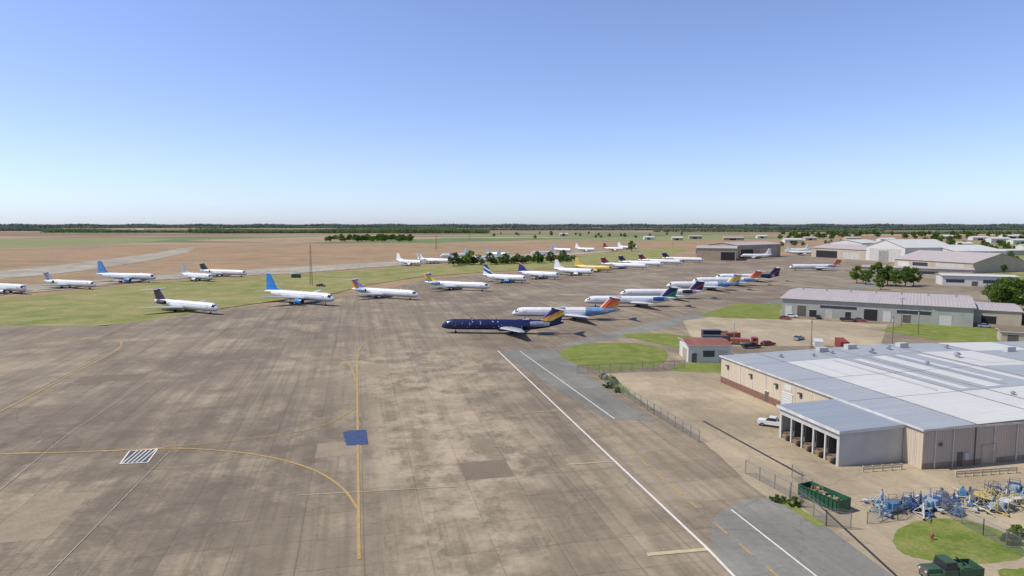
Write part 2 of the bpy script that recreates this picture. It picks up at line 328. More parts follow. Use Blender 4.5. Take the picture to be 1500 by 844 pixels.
def airliner(nose,head,kind='md',body=None,tail=None,rear=None,belly=None,eng=None,wing=None):
    body=body or WH; tail=tail or WH; rear=rear or body; belly=belly or GY; eng=eng or body; wing=wing or WING
    L,r,zc={'md':(43.5,1.8,3.1),'737':(33.0,1.95,3.35),'757':(47.5,2.0,4.0)}[kind]
    mb=MB(); X=lambda t:L/2-t*L
    sec=[(0,.03,-.38),(.006,.22,-.36),(.016,.42,-.3),(.03,.62,-.22),(.045,.77,-.14),(.06,.87,-.08),(.085,.96,-.02),(.11,1,0),(.3,1,0),(.5,1,0),(.68,1,0),
         (.76,.93,.07),(.84,.76,.2),(.91,.52,.34),(.96,.32,.44),(.99,.16,.5),(1,.05,.52)]
    n=24; rings=[]
    for t,k,dz in sec: rings.append([(X(t),r*k*math.sin(2*math.pi*i/n),zc+dz*r+r*k*math.cos(2*math.pi*i/n)*1.04) for i in range(n)])
    vs=[p for rg in rings for p in rg]; base=len(mb.v); mb.v+=vs
    for j in range(len(rings)-1):
        for i in range(n):
            a=min(i,n-1-i)
            m=belly if a>=8 else body
            if sec[j][0]>=.68 and a<10: m=rear
            if j==3 and 0<=a<=4: m=GL
            if j==4 and 2<=a<=4: m=GL
            mb.f.append([base+j*n+i,base+j*n+(i+1)%n,base+(j+1)*n+(i+1)%n,base+(j+1)*n+i]); mb.m.append(mb.mi(m)); mb.s.append(True)
    zw=zc+.38*r*.9; yw=math.sqrt(max(r*r-(zw-zc)**2/1.08,0))+.012
    x=X(.13)
    while x>X(.70):
        for s in (1,-1): mb.add([(x,s*yw,zw-.17),(x-.3,s*yw,zw-.17),(x-.3,s*(yw-.05),zw+.17),(x,s*(yw-.05),zw+.17)],[(0,1,2,3)],GL)
        x-=.62
    for tt in (.105,.72 if kind!='md' else .69):
        for s in (1,-1):
            for xx in (X(tt),X(tt)-.95): mb.box(xx-.04,xx+.04,min(s*(r-.06),s*(r+.02)),max(s*(r-.06),s*(r+.02)),zc-.5,zc+.9,ST)
    if kind=='md':
        xr=X(.47)
        for s in (1,-1):
            surf(mb,(xr,s*.8,zc-1.15),(xr-8.6,s*16.2,zc-.1),8.2,1.7,1.6,wing)
            surf(mb,(X(.92)+.3,s*.1,9.0),(X(.92)-3.3,s*6.1,9.05),3.7,1.4,1.4,wing)
            e=s*2.8
            mb.cyl((X(.73),e,zc+.75),(X(.78),e,zc+.75),.78,.98,16,eng,caps=False); mb.cyl((X(.78),e,zc+.75),(X(.84),e,zc+.75),.98,.92,16,eng,caps=False); mb.cyl((X(.84),e,zc+.75),(X(.885),e,zc+.75),.92,.6,16,METAL,caps=False)
            mb.cyl((X(.735),e,zc+.75),(X(.74),e,zc+.75),.74,.74,16,DK); mb.cyl((X(.878),e,zc+.75),(X(.88),e,zc+.75),.58,.58,16,DK)
            mb.box(X(.85),X(.75),min(s*1.1,s*2.0),max(s*1.1,s*2.0),zc+.6,zc+.85,rear)
        surf(mb,(X(.80),0,zc+1.3),(X(.905),0,9.05),7.6,4.6,1.7,tail,True)
        surf(mb,(X(.895),0,8.9),(X(.90),0,9.25),5.2,4.8,2.4,tail,True)
        wx,ws=X(.565),2.5
    else:
        big=kind=='757'; hs=19 if big else 14.3; xr=X(.36); fz=13.8 if big else 11.4
        for s in (1,-1):
            surf(mb,(xr,s*.9,zc-1.1),(xr-(10.2 if big else 7.6),s*hs,zc+(.9 if big else .6)),9.0 if big else 7.4,1.8,1.5,wing)
            surf(mb,(X(.87),s*.5,zc+.9),(X(.87)-4.3,s*(7.6 if big else 6.0),zc+1.5),4.4,1.5,1.3,wing)
            e=s*(6.4 if big else 4.8); er=1.25 if big else .85; xe=xr-1.2+(2.2 if big else 1.0); ze=zc-1.75-(er-.85)*.6
            mb.cyl((xe+1.6,e,ze),(xe+.3,e,ze),er*.9,er,16,eng,caps=False); mb.cyl((xe+.3,e,ze),(xe-2.4,e,ze),er,er*.72,16,eng,caps=False); mb.cyl((xe-2.4,e,ze),(xe-3.6,e,ze),er*.5,er*.25,12,METAL)
            mb.cyl((xe+1.5,e,ze),(xe+1.4,e,ze),er*.85,er*.85,16,DK); mb.cyl((xe+1.66,e,ze),(xe+1.55,e,ze),er*.9,er*.92,16,METAL,caps=False); mb.cyl((xe-2.38,e,ze),(xe-2.42,e,ze),er*.7,er*.7,16,DK)
            mb.box(xe-3.2,xe-.2,e-.14,e+.14,ze+er*.6,zc-.75,wing)
        surf(mb,(X(.79),0,zc+1.3),(X(.90),0,fz),8.6 if big else 7.0,3.0 if big else 2.4,1.3,tail,True)
        surf(mb,(X(.70),0,zc+1.7),(X(.82),0,zc+3.4),7.5,2.4,.7,tail,True)
        wx,ws=X(.50),3.4 if big else 2.7
    mb.box(wx-3.2,wx+4.2,-r*.8,r*.8,zc-1.15*r,zc-.7*r,belly,None,.9,.25)
    wheels(mb,X(.12),0,.36,.2,zc-r*.9)
    for s in (1,-1):
        wheels(mb,wx-.6,s*ws,.52,.32,zc-.9)
        if kind=='757': wheels(mb,wx-1.8,s*ws,.52,.32,zc-.9)
    mb.box(X(.25)-.3,X(.25),-.03,.03,zc+r*1.0,zc+r*1.04+.35,body); mb.box(X(.45)-.3,X(.45),-.03,.03,zc+r,zc+r*1.04+.3,body)
    h=math.radians(head); d=RT*math.cos(h)+FW*math.sin(h)
    p=G(*nose); c=Vector((p.x,p.y))-d*(L/2)
    return mb.build('airliner',loc=(c.x,c.y,.045),rz=math.atan2(d.y,d.x))
OB=tailmat('orange_blue_tail',[(0,(240,170,84)),(.30,(238,130,66)),(.55,(84,140,205)),(.78,(240,150,70)),(.90,(70,120,200))])
OR=tailmat('sunburst_tail',[(0,(246,196,100)),(.24,(240,150,76)),(.48,(230,108,62)),(.72,(214,92,60)),(.88,(70,120,190))])
YB=tailmat('yellow_blue_tail',[(0,(80,140,205)),(.26,(244,208,92)),(.60,(240,196,80)),(.78,(90,145,205))])
NG=tailmat('navy_green_tail',[(0,(26,120,90)),(.34,(40,150,104)),(.46,(28,42,92)),(.9,(34,44,94))])
NV=tailmat('navy_red_tail',[(0,(32,34,84)),(.35,(180,56,60)),(.5,(34,36,88)),(.75,(36,38,90))])
NS=tailmat('navy_yellow_tail',[(0,(30,36,88)),(.30,(246,208,84)),(.50,(238,150,70)),(.64,(30,36,88))])
BT=tailmat('blue_white_tail',[(0,(236,236,236)),(.3,(44,90,170)),(.55,(236,236,236)),(.68,(36,80,165))],rng=(-2.7,4.6))
NT=tailmat('navy_orange_tail',[(0,(34,50,130)),(.55,(36,54,134)),(.72,(240,156,66)),(.85,(36,54,134))],rng=(-2.7,4.6))
DN=paint('dark_navy_tail_paint',lin(40,42,82),.35); PU=paint('dark_purple_tail_paint',lin(66,42,70),.35); RD=paint('dark_red_tail_paint',lin(140,52,64),.35)
BL=paint('bright_blue_tail_paint',lin(36,140,225),.35); LB=paint('light_blue_tail_paint',lin(96,156,222),.35); GN=paint('dark_green_tail_paint',lin(34,80,66),.35)
YE=paint('yellow_livery_paint',lin(236,206,104),.35); GT=paint('grey_tail_paint',lin(176,180,190),.35); LBB=paint('pale_blue_livery_paint',lin(130,172,218),.35)
airliner((646,487.5),176,body=starry(),tail=NS,rear=NAVY,belly=NAVY,eng=paint('engine_grey_paint',lin(150,156,176),.35),wing=paint('silver_wing_paint',lin(206,210,214),.35,.1))
airliner((750,468),179,tail=OR,rear=LBB,belly=GT,eng=LBB)
airliner((856,449),180,tail=NG,rear=WH,belly=GY,eng=paint('engine_blue_paint',lin(56,96,180),.3))
airliner((908,437.5),180,tail=NV,rear=WH,eng=DN)
airliner((976,425),180,tail=YB,rear=LBB,eng=LBB)
airliner((1014,418),180,tail=OR,rear=WH,eng=LBB)
airliner((1048,412),180,tail=NV,rear=DN,eng=DN)
airliner((1156,396),181,tail=OR,rear=WH,eng=LBB)
for n,h,k,kw in [((320,461.5),-29,'md',dict(tail=PU,eng=PU)),((490,449),-30,'757',dict(tail=BL,belly=LBB,eng=BL)),((613,440),-28,'md',dict(tail=OB,eng=LBB)),((718,427),-24,'md',dict(tail=YB,eng=LBB)),
  ((772,415.5),-28,'737',dict(tail=BT,eng=BL)),((820,410),-30,'737',dict(tail=NT,eng=DN)),((870,404.5),-30,'737',dict(tail=WH)),((897,399.5),-30,'737',dict(body=YE,tail=YE,rear=YE,eng=YE)),
  ((950,395),-30,'md',dict(tail=RD)),((972,391.5),-32,'md',dict(tail=DN)),((1000,388.5),-30,'md',dict(tail=RD,rear=WH)),((1032,385),-30,'md',dict(tail=DN)),
  ((38,431),-22,'737',dict(tail=GT)),((141,424),-20,'md',dict(tail=GT,rear=WH)),((229,414.5),-14,'757',dict(tail=LB,belly=LBB,eng=LB)),((311,413),-30,'737',dict(tail=GT)),((362,406),-20,'md',dict(tail=GN)),
  ((-40,440),-22,'md',dict(tail=GT)),
  ((619,390),-35,'737',{}),((664,387),-30,'md',{}),((690,383),200,'737',{}),((747,377),-30,'737',dict(tail=GT)),((778,375),-150,'737',{}),((838,370),-40,'737',dict(tail=GT)),((873,369),-35,'737',{}),((915,368),-30,'737',dict(tail=RD)),((645,379),-160,'737',{}),((935,366),-30,'737',{}),
  ((1150,370),180,'737',{}),((1238,374.5),-6,'737',dict(tail=GT)),((1192,374),-6,'737',{}),((1085,379),175,'737',{}),((1062,377),-20,'737',dict(tail=DN))]:
    airliner(n,h,k,**kw)
# ================================================================ BUILDINGS
CREAM=ribbed('cream_metal_cladding',lin(226,212,190),0,.6,var=.05); CREAMY=ribbed('cream_metal_cladding_side',lin(224,208,182),1,.6,var=.07)
ROOFG=ribbed('grey_metal_roof',lin(184,188,192),1,.9,var=.10); ROOFW=ribbed('white_metal_roof',lin(230,228,222),1,.9,var=.08)
ROOFP=ribbed('pinkish_metal_roof',lin(204,192,188),0,1.2,var=.09); BRK=paint('brick_base',lin(150,110,94),.9,0,.2,2)
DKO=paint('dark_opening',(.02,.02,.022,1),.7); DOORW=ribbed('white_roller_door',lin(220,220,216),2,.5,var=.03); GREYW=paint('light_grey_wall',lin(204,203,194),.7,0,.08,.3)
BEIGE=paint('beige_wall',lin(196,184,160),.8,0,.07,.2); TANW=paint('tan_wall',lin(184,164,136),.8,0,.08,.2); WHITEW=paint('white_wall',lin(222,220,212),.7,0,.05,.2)
TRIM=paint('dark_trim',lin(110,100,92),.6); WINM=paint('window_glass',(.05,.06,.075,1),.15); WTRIM=paint('white_trim',lin(228,226,220),.5)
def shed(name,A,B,depth,h,rise,ridge,wall,roof,ops=[],over=.5,vents=0,off=None):
    A=Vector((A.x,A.y,0));B=Vector((B.x,B.y,0)); W=(B-A).length; ang=math.atan2(B.y-A.y,B.x-A.x)
    e=empty(name,(A.x,A.y,0),ang)
    m=MB()
    if ridge=='x':
        vs=[(0,0,0),(W,0,0),(W,depth,0),(0,depth,0),(0,0,h),(W,0,h),(W,depth,h),(0,depth,h),(0,depth/2,h+rise),(W,depth/2,h+rise)]
        m.add(vs,[(0,1,5,4),(1,2,6,9,5),(2,3,7,6),(3,0,4,8,7)],wall)
        rs=[(-over,-over,h-over*rise/(depth/2)+.05),(W+over,-over,h-over*rise/(depth/2)+.05),(W+over,depth/2,h+rise+.06),(-over,depth/2,h+rise+.06),(W+over,depth+over,h-over*rise/(depth/2)+.05),(-over,depth+over,h-over*rise/(depth/2)+.05)]
        fs=[(0,1,2,3),(3,2,4,5)]
    else:
        vs=[(0,0,0),(W,0,0),(W,depth,0),(0,depth,0),(0,0,h),(W,0,h),(W,depth,h),(0,depth,h),(W/2,0,h+rise),(W/2,depth,h+rise)]
        m.add(vs,[(0,1,5,8,4),(1,2,6,5),(2,3,7,9,6),(3,0,4,7)],wall)
        q=over*rise/(W/2)
        rs=[(-over,-over,h-q+.05),(W/2,-over,h+rise+.06),(W/2,depth+over,h+rise+.06),(-over,depth+over,h-q+.05),(W+over,-over,h-q+.05),(W+over,depth+over,h-q+.05)]
        fs=[(0,1,2,3),(1,4,5,2)]
    m.build('walls',e)
    m=MB(); m.add(rs,fs,roof); lo=[(a,b,c-.22) for a,b,c in rs]; m.add(lo,[f[::-1] for f in fs],WTRIM)
    bd=[0,1,2,4,5,3] if ridge=='x' else [0,1,4,5,2,3]
    for i in range(6):
        a,b=bd[i],bd[(i+1)%6]; m.add([rs[a],rs[b],lo[b],lo[a]],[(3,2,1,0)],WTRIM)
    for i in range(vents):
        vx=W*(i+.5)/vents; vy=depth/2 if ridge=='x' else depth*R.uniform(.2,.8)
        zz=h+rise if ridge=='x' else h+rise*(1-abs(vx/W-.5)*2)
        m.cyl((vx,vy,zz),(vx,vy,zz+.9),.35,.35,10,METAL); m.cyl((vx,vy,zz+.9),(vx,vy,zz+1.2),.6,.2,10,METAL)
    m.build('roof',e)
    m=MB()
    for side,a,b,z0,z1,mt in ops:
        if side=='f': m.box(W*a,W*b,-.07,.02,z0,z1,mt); m.box(W*a-.12,W*b+.12,-.12,.0,z1,z1+.15,WTRIM)
        if side=='l': m.box(-.07,.02,depth*a,depth*b,z0,z1,mt); m.box(-.12,.0,depth*a-.12,depth*b+.12,z1,z1+.15,WTRIM)
        if side=='r': m.box(W-.02,W+.07,depth*a,depth*b,z0,z1,mt)
    if ops: m.build('doors_and_windows',e)
    return e,W
C0=G(1350,688); C1=G(1055,560); LY=C1.y-C0.y; WX=110; hh=6.5
def yw(u): return G(u,328+(u-523)*.4353).y-C0.y
e=empty('warehouse_building',(C0.x,C0.y,0))
m=MB(); RS=.022; RM=46
def rz(x): return hh+ (x*RS if x<RM else (2*RM-x)*RS)
vs=[(0,0,0),(0,LY,0),(0,LY,hh),(0,0,hh)]; m.add(vs,[(0,3,2,1)],CREAMY)
m.add([(0,0,0),(WX,0,0),(WX,0,rz(WX)),(RM,0,rz(RM)),(0,0,hh)],[(0,1,2,3,4)],ribbed('taupe_metal_cladding',lin(208,190,172),0,.5,var=.09))
m.add([(0,LY,0),(WX,LY,0),(WX,LY,rz(WX)),(RM,LY,rz(RM)),(0,LY,hh)],[(4,3,2,1,0)],CREAM); m.build('walls',e)
m=MB(); xs=[-.35,9.5,24,30,RM,62,80,WX]; mats=[ROOFG,ROOFW,ROOFW,ROOFG,ROOFG,ROOFW,ROOFG]
ys=[-.35,LY*.28,LY*.55,LY*.82,LY+.35]
tab={ (1,3):ROOFG,(2,0):ROOFW,(2,1):ROOFG,(2,2):ROOFG,(3,0):ROOFW,(4,0):ROOFW,(5,0):ROOFW,(3,1):ROOFG,(4,2):ROOFW,(3,3):ROOFG,(5,2):ROOFG,(2,3):ROOFG,(0,3):ROOFG}
for i in range(7):
    for j in range(4):
        mt=tab.get((i,j),mats[i]); a,b,c,d=xs[i],xs[i+1],ys[j],ys[j+1]
        m.add([(a,c,rz(a)+.06),(b,c,rz(b)+.06),(b,d,rz(b)+.06),(a,d,rz(a)+.06)],[(0,1,2,3)],mt)
for (a,b,c,d) in [(26,28,LY*.3,LY*.78),(32,35.5,LY*.3,LY*.8),(38,39.5,LY*.35,LY*.8),(43,45,LY*.3,LY*.78),(14,15,LY*.56,LY*.81),(52,60,LY*.6,LY*.8)]:
    m.add([(a,c,rz(a)+.1),(b,c,rz(b)+.1),(b,d,rz(b)+.1),(a,d,rz(a)+.1)],[(0,1,2,3)],ROOFW)
SEAM=paint('roof_seam',lin(150,152,154),.6)
for x in (9.5,24,30,RM,62,80): m.box(x-.07,x+.07,-.3,LY+.3,rz(x)+.03,rz(x)+.2,SEAM)
for y in (LY*.28,LY*.55,LY*.82):
    m.add([(-.3,y-.06,rz(0)+.13),(RM,y-.06,rz(RM)+.13),(RM,y+.06,rz(RM)+.13),(-.3,y+.06,rz(0)+.13)],[(0,1,2,3)],SEAM)
m.box(-.38,-.3,-.4,LY+.4,hh-.25,hh+.1,WTRIM); m.box(-.38,RM,-.42,-.34,hh-.2,hh+.12,WTRIM)
m.build('roof',e)
m=MB()
for vx,vy,s in [(35,LY*.86,1.2),(42,LY*.9,1),(37,LY*.62,.8),(26,LY*.9,.8),(50,LY*.7,1.2),(58,LY*.88,1),(20,LY*.88,.7),(12,LY*.9,.8),(66,LY*.5,1.2),(31,LY*.2,.7)]:
    z0=rz(vx); m.cyl((vx,vy,z0),(vx,vy,z0+.7*s),.45*s,.45*s,12,METAL); m.cyl((vx,vy,z0+.7*s),(vx,vy,z0+1.1*s),.75*s,.25*s,12,METAL)
for vx,vy in [(46,LY*.93),(24,LY*.95),(33,LY*.97),(70,LY*.8)]: m.box(vx,vx+2.5,vy-1.2,vy+.4,rz(vx),rz(vx)+1.2,GREYW)
for vx in (20.5,36.5): m.cyl((vx,LY*.3,rz(vx)+.3),(vx,LY*.78,rz(vx)+.3),.06,.06,6,METAL)
m.build('roof_vents',e)
m=MB(); m.box(-.09,.03,yw(1143),LY+.05,0,1.5,BRK)
for u,w,z1,mt in [(1123,1.3,2.4,TRIM),(1153,3.4,3.6,DOORW),(1182,1.2,2.3,TRIM)]:
    y=yw(u); m.box(-.11,.02,y-w/2,y+w/2,0,z1,mt); m.box(-.16,.01,y-w/2-.15,y+w/2+.15,z1,z1+.18,WTRIM)
for u in (1066,1100,1137,1172,1208):
    y=yw(u); m.box(-.55,.01,y-.5,y+.5,4.6,4.9,TRIM,None,.0,.05); m.box(-.1,.01,y-.35,y+.35,3.7,4.5,TRIM)
for i in range(12):
    y=LY*(i+.3)/12; m.box(-.07,.01,y,y+.09,0,hh-.25,WTRIM)
m.box(-.1,.01,yw(1155)-.7,yw(1155)+1.5,4.3,5.4,WHITEW)
m.box(-.05,WX,-.06,.01,0,.9,paint('stained_base_band',lin(160,138,118),.9))
for x in (2.2,5.6,9.8,13.5,18,23): m.box(x,x+.13,-.16,-.03,.0,hh-.2,WTRIM if x!=9.8 else TRIM)
m.box(6.6,7.6,-.08,.01,0,2.3,TRIM); m.box(11.2,14.2,-.09,.01,.0,3.2,paint('beige_roller_door',lin(196,178,156),.7)); m.box(7.9,8.6,-.3,-.02,1.0,2.2,GREYW); m.box(3.0,3.5,-.25,-.02,3.6,4.1,TRIM)
m.build('doors_and_fittings',e)
D0=G(1228,684); D1=G(1141,640)
e=empty('loading_dock_annex',(D0.x,D0.y,0)); w=C0.x-D0.x-.1; l=D1.y-D0.y; ah=6.0
m=MB(); m.box(0,w,0,.25,0,ah-.35,GREYW); m.box(3.2,w,0.25,l-.25,0,ah-.38,GREYW); m.box(0,3.2,l-.25,l,0,ah-.35,GREYW); m.box(.0,3.19,.25,l-.25,4.3,ah-.36,GREYW)
m.build('walls',e)
m=MB(); m.box(.4,3.19,.26,l-.26,0,1.15,paint('dock_concrete',lin(120,108,96),.9))
m.box(3.1,3.19,.26,l-.26,1.16,4.29,paint('dock_interior',lin(70,68,66),.8)); nb=5  # bay interior and doors coloured dark, painting in the shade of the recess
for i in range(nb):
    y0=.6+i*(l-1.0)/nb; bw=(l-1.0)/nb-.9
    m.box(3.02,3.09,y0,y0+bw,1.2,4.1,DKO)
    m.box(.12,.39,y0+.2,y0+.5,.4,1.1,DK); m.box(.12,.39,y0+bw-.5,y0+bw-.2,.4,1.1,DK)
    m.box(-.55,.1,y0+.5,y0+bw-.5,.65,1.1,paint('dock_leveller',lin(160,130,96),.8)); m.box(-.1,.35,y0+.7,y0+bw-.7,.2,.55,TRIM)
    if i: m.box(.3,2.9,y0-.62,y0-.5,1.16,4.28,paint('dock_partition',lin(96,92,88),.8))
for i in range(nb+1):
    y0=.27+i*(l-.85)/nb; m.box(-.02,.28,y0,y0+.28,0,4.29,WHITEW)
m.build('dock_bays',e)
m=MB(); m.add([(-.4,-.4,ah-.1),(w,-.4,ah+.25),(w,l+.4,ah+.25),(-.4,l+.4,ah-.1)],[(0,1,2,3)],ribbed('annex_grey_roof',lin(166,174,184),1,.9,var=.10))
m.box(-.42,-.38,-.42,l+.42,ah-.6,ah-.09,WTRIM); m.add([(-.4,-.41,ah-.55),(w,-.41,ah-.25),(w,-.41,ah+.26),(-.4,-.41,ah-.09)],[(0,1,2,3)],WTRIM)
m.build('roof',e)
ops=[('f',.02,.06,0,4,WHITEW),('f',.09,.14,0,4.6,TRIM),('f',.16,.20,0,3,DKO),('f',.22,.42,4.0,5.2,WINM),('f',.25,.29,0,3.6,GREYW),('f',.36,.39,0,3,DKO),('f',.46,.53,0,4.6,DKO),('f',.56,.60,0,4,WHITEW),('f',.63,.80,3.6,5.0,WINM),('f',.66,.70,0,3.2,TRIM),('f',.84,.90,0,3.6,DOORW),('l',.1,.3,0,4.5,GREYW),('l',.5,.8,3,4.5,WINM)]
A=G(1145,461.5); B=G(1425,479.5); BD=(B-A).normalized(); BN=Vector((-BD.y,BD.x,0))
shed('hangar_building',A,B,50,7.4,1.3,'x',paint('greenish_grey_wall',lin(176,178,166),.7,0,.07,.3),ROOFP,ops,.8,7)
shed('hangar_annex_building',B+BD*.3+BN*14,B+BD*16+BN*14,30,5.4,.5,'x',BEIGE,ROOFP,[('f',.2,.5,0,3,DKO),('r',.2,.5,0,3,DKO)])
shed('storage_shed',G(1466,501),G(1530,505),7,3.6,.3,'x',BEIGE,ribbed('brown_roof',lin(150,130,110),0,.8),[('f',.15,.4,0,2.6,TRIM)])
A=G(1008,531); B=G(1070,531.5)
shed('maintenance_shed',A,B,12,5.0,.5,'x',WHITEW,ribbed('rusty_metal_roof',lin(176,114,94),0,.8,var=.28),[('f',.08,.2,0,2.6,TRIM),('f',.35,.62,1.6,3.4,WINM),('f',.72,.92,0,3.4,GREYW),('l',.2,.6,0,3.4,TANW)])
def far(name,a,b,depth,h,rise,ridge,wall,roof,ops=[],vents=0): return shed(name,G(*a),G(*b),depth,h,rise,ridge,wall,roof,ops,.8,vents)
far('hangar_building',(1020,381),(1078,382),40,13,2,'x',TANW,ROOFP,[('f',.62,.97,0,9,DKO),('l',.1,.8,0,9,BEIGE)])
far('hangar_building',(1080,379),(1143,376),40,15,2.5,'x',TANW,ROOFP,[('f',.08,.35,0,10,DKO),('f',.5,.9,0,10,BEIGE)])
far('hangar_building',(1188,376),(1268,381),50,11,4,'x',BEIGE,ROOFP,[('f',.1,.5,0,8,DKO),('f',.6,.9,0,7,GREYW)])
far('hangar_building',(1268,381),(1325,385),60,15,7.5,'y',WHITEW,ROOFW,[('f',.1,.9,0,13,GREYW),('f',.35,.6,0,11,WHITEW)])
far('hangar_building',(1310,392),(1425,400),60,8,7,'x',BEIGE,ROOFP,[('f',.05,.2,0,6,WHITEW),('f',.25,.45,3,6,WINM),('f',.55,.9,0,6,GREYW)],4)
far('hangar_building',(1330,380),(1400,386),50,12,5,'y',WHITEW,ROOFW,[('f',.1,.9,0,9,GREYW)])
far('hangar_building',(1215,370),(1262,372),40,14,4,'y',WHITEW,ROOFW,[('f',.1,.9,0,10,GREYW)])
far('office_building',(1262,404),(1425,410),22,7,.6,'x',BEIGE,ROOFP,[('f',.04,.1,0,4,DKO),('f',.14,.4,3,5,WINM),('f',.45,.7,3,5,WINM),('f',.8,.9,0,4,DOORW)])
far('office_building',(1380,418),(1490,421),18,6.4,.5,'x',WHITEW,ROOFW,[('f',.05,.3,2,4,WINM),('f',.4,.48,0,3,TRIM),('f',.55,.9,2,4,WINM)])
far('storage_building',(1430,392),(1485,394),14,5,1,'x',WHITEW,ROOFP,[('f',.1,.4,0,3,TRIM)])
far('storage_building',(1440,374),(1500,374),18,6,1.5,'x',BEIGE,ROOFW)
for a,b,v,h,w,rf in [(1452,1480,356,9,WHITEW,ROOFW),(1484,1520,358,8,WHITEW,ROOFW),(1240,1262,353,7,BEIGE,ROOFP),(1405,1425,362,6,WHITEW,ROOFW),(1010,1028,350,7,TANW,ROOFP),(944,958,351,6,WHITEW,ROOFW),(868,882,336,10,WHITEW,ROOFW),(200,210,339,10,WHITEW,ROOFW),(1060,1090,352,6,TANW,ROOFP),(985,1000,352,6,BEIGE,ROOFW),
   (1150,1175,356,7,WHITEW,ROOFW),(1180,1196,352,6,BEIGE,ROOFP),(1290,1312,355,7,WHITEW,ROOFW),(1380,1400,350,7,BEIGE,ROOFW),(1425,1450,352,7,WHITEW,ROOFW),(1470,1500,350,8,WHITEW,ROOFW),(1500,1530,366,6,WHITEW,ROOFP),(1110,1124,349,6,WHITEW,ROOFW),(820,832,346,7,WHITEW,ROOFW)]:
    far('farm_building',(a,v),(b,v),18,h,2.5,'x',w,rf,[('f',.3,.6,0,h*.6,DKO)])
# ================================================================ VEHICLES & YARD
def vehicle(name,p,head,col,kind='car'):
    m=MB(); pm=paint('vehicle_paint_%s'%col[0],lin(*col[1]),.3,0,.03)
    L,W={'car':(4.6,1.8),'pickup':(5.7,2.0),'van':(5.8,2.1),'truck':(8.5,2.5)}[kind]; x=L/2;y=W/2
    def prof(pts,y0,y1,mat,inset=0):
        n=len(pts); vs=[(a,y0+(inset if c>1.0 else 0),c) for a,c in pts]+[(a,y1-(inset if c>1.0 else 0),c) for a,c in pts]
        m.add(vs,[tuple(range(n))[::-1],tuple(range(n,2*n))]+[(i,(i+1)%n,n+(i+1)%n,n+i) for i in range(n)],mat)
    if kind=='car':
        prof([(-x,.3),(x,.3),(x,.72),(x-.25,.85),(x-1.2,.95),(-x+.7,1.0),(-x,.95)],-y,y,pm)
        prof([(x-1.25,.96),(x-1.95,1.42),(-x+1.2,1.46),(-x+.35,1.0)],-y+.08,y-.08,GL,.1); m.box(-x+1.15,x-1.95,-y+.22,y-.22,1.4,1.5,pm)
    elif kind=='pickup':
        prof([(-x,.45),(x,.45),(x,.95),(x-.2,1.08),(x-1.5,1.15),(-x,1.15)],-y,y,pm); prof([(x-1.45,1.15),(x-2.1,1.72),(x-3.3,1.76),(x-3.5,1.15)],-y+.05,y-.05,GL,.12); m.box(x-3.3,x-2.1,-y+.18,y-.18,1.72,1.82,pm)
        m.box(-x+.1,x-3.6,-y+.12,y-.12,1.16,1.18,DK)
        for s in (-1,1): m.box(-x,x-3.55,min(s*(y-.1),s*y),max(s*(y-.1),s*y),1.15,1.32,pm)
        m.box(x-3.62,x-3.5,-y,y,1.15,1.32,pm); m.box(-x,-x+.08,-y+.1,y-.1,1.15,1.32,pm); m.box(x,x+.12,-y+.1,y-.1,.45,.7,ST)
    elif kind=='van':
        prof([(-x,.4),(x,.4),(x,1.0),(x-.9,1.2),(x-1.6,2.1),(-x,2.15)],-y,y,pm,.08); m.box(x-2.6,x-1.7,-y-.01,y+.01,1.35,1.85,GL)
    else:
        prof([(x-2.2,.5),(x,.5),(x,1.7),(x-.4,2.6),(x-2.2,2.7)],-y,y,pm,.06); m.box(x-1.6,x-.6,-y-.01,y+.01,1.6,2.3,GL); m.box(x-.18,x+.03,-y+.2,y-.2,1.6,2.3,GL)
        m.box(-x,x-2.3,-y,y,.7,1.0,ST); m.box(-x,x-2.5,-y,y,1.0,3.1 if col[0]!='rust' else 1.9,pm if col[0]!='white' else WHITEW)
    r=.36 if kind!='truck' else .5
    for a in ((-x+.95,x-.95) if kind!='truck' else (-x+1.2,-x+2.4,x-1.1)):
        for s in (-1,1): m.cyl((a,s*(y-.12),r),(a,s*(y+.03),r),r,r,14,DK); m.cyl((a,s*(y+.031),r),(a,s*(y+.04),r),r*.5,r*.5,10,ST)
    for s in (-1,1): m.box(x-.02,x+.04,s*(y-.35)-.15,s*(y-.35)+.15,.62 if kind=='car' else .8,.78 if kind=='car' else .95,WHITEW); m.box(-x-.03,-x+.02,s*(y-.2)-.1,s*(y-.2)+.1,.7,.9,BRK)
    h=math.radians(head); d=RT*math.cos(h)+FW*math.sin(h); q=G(*p)
    return m.build(name,loc=(q.x,q.y,.06),rz=math.atan2(d.y,d.x))
vehicle('pickup_truck',(1133,625),150,('white',(235,235,235)),'pickup')
W_=('white',(235,235,235));DKc=('dark',(50,52,58));RDc=('red',(160,74,60));SV=('silver',(170,172,178));BLc=('blue',(60,76,120))
for p,h,c,k in [((1150,468),-30,RDc,'car'),((1160,465),-30,W_,'car'),((1199,467),60,DKc,'car'),((1242,471),-30,DKc,'pickup'),((1259,471),-30,RDc,'car'),((1198,512),70,W_,'truck'),((1090,505),-20,('rust',(180,92,62)),'truck'),((1100,510),10,DKc,'pickup'),((1047,497),0,DKc,'truck'),((1062,493),0,BLc,'pickup'),((1320,472),-30,SV,'car'),((1170,498),40,SV,'car'),
                ((1125,506),20,RDc,'car'),((431,405),0,W_,'van'),((470,420),-20,DKc,'pickup'),((1443,480),-30,SV,'car'),((1020,372),0,W_,'van'),((1478,474),60,DKc,'car')]:
    vehicle({'car':'parked_car','pickup':'pickup_truck','van':'service_van','truck':'flatbed_truck' if c[0]=='rust' else 'box_truck'}[k],p,h,c,k)
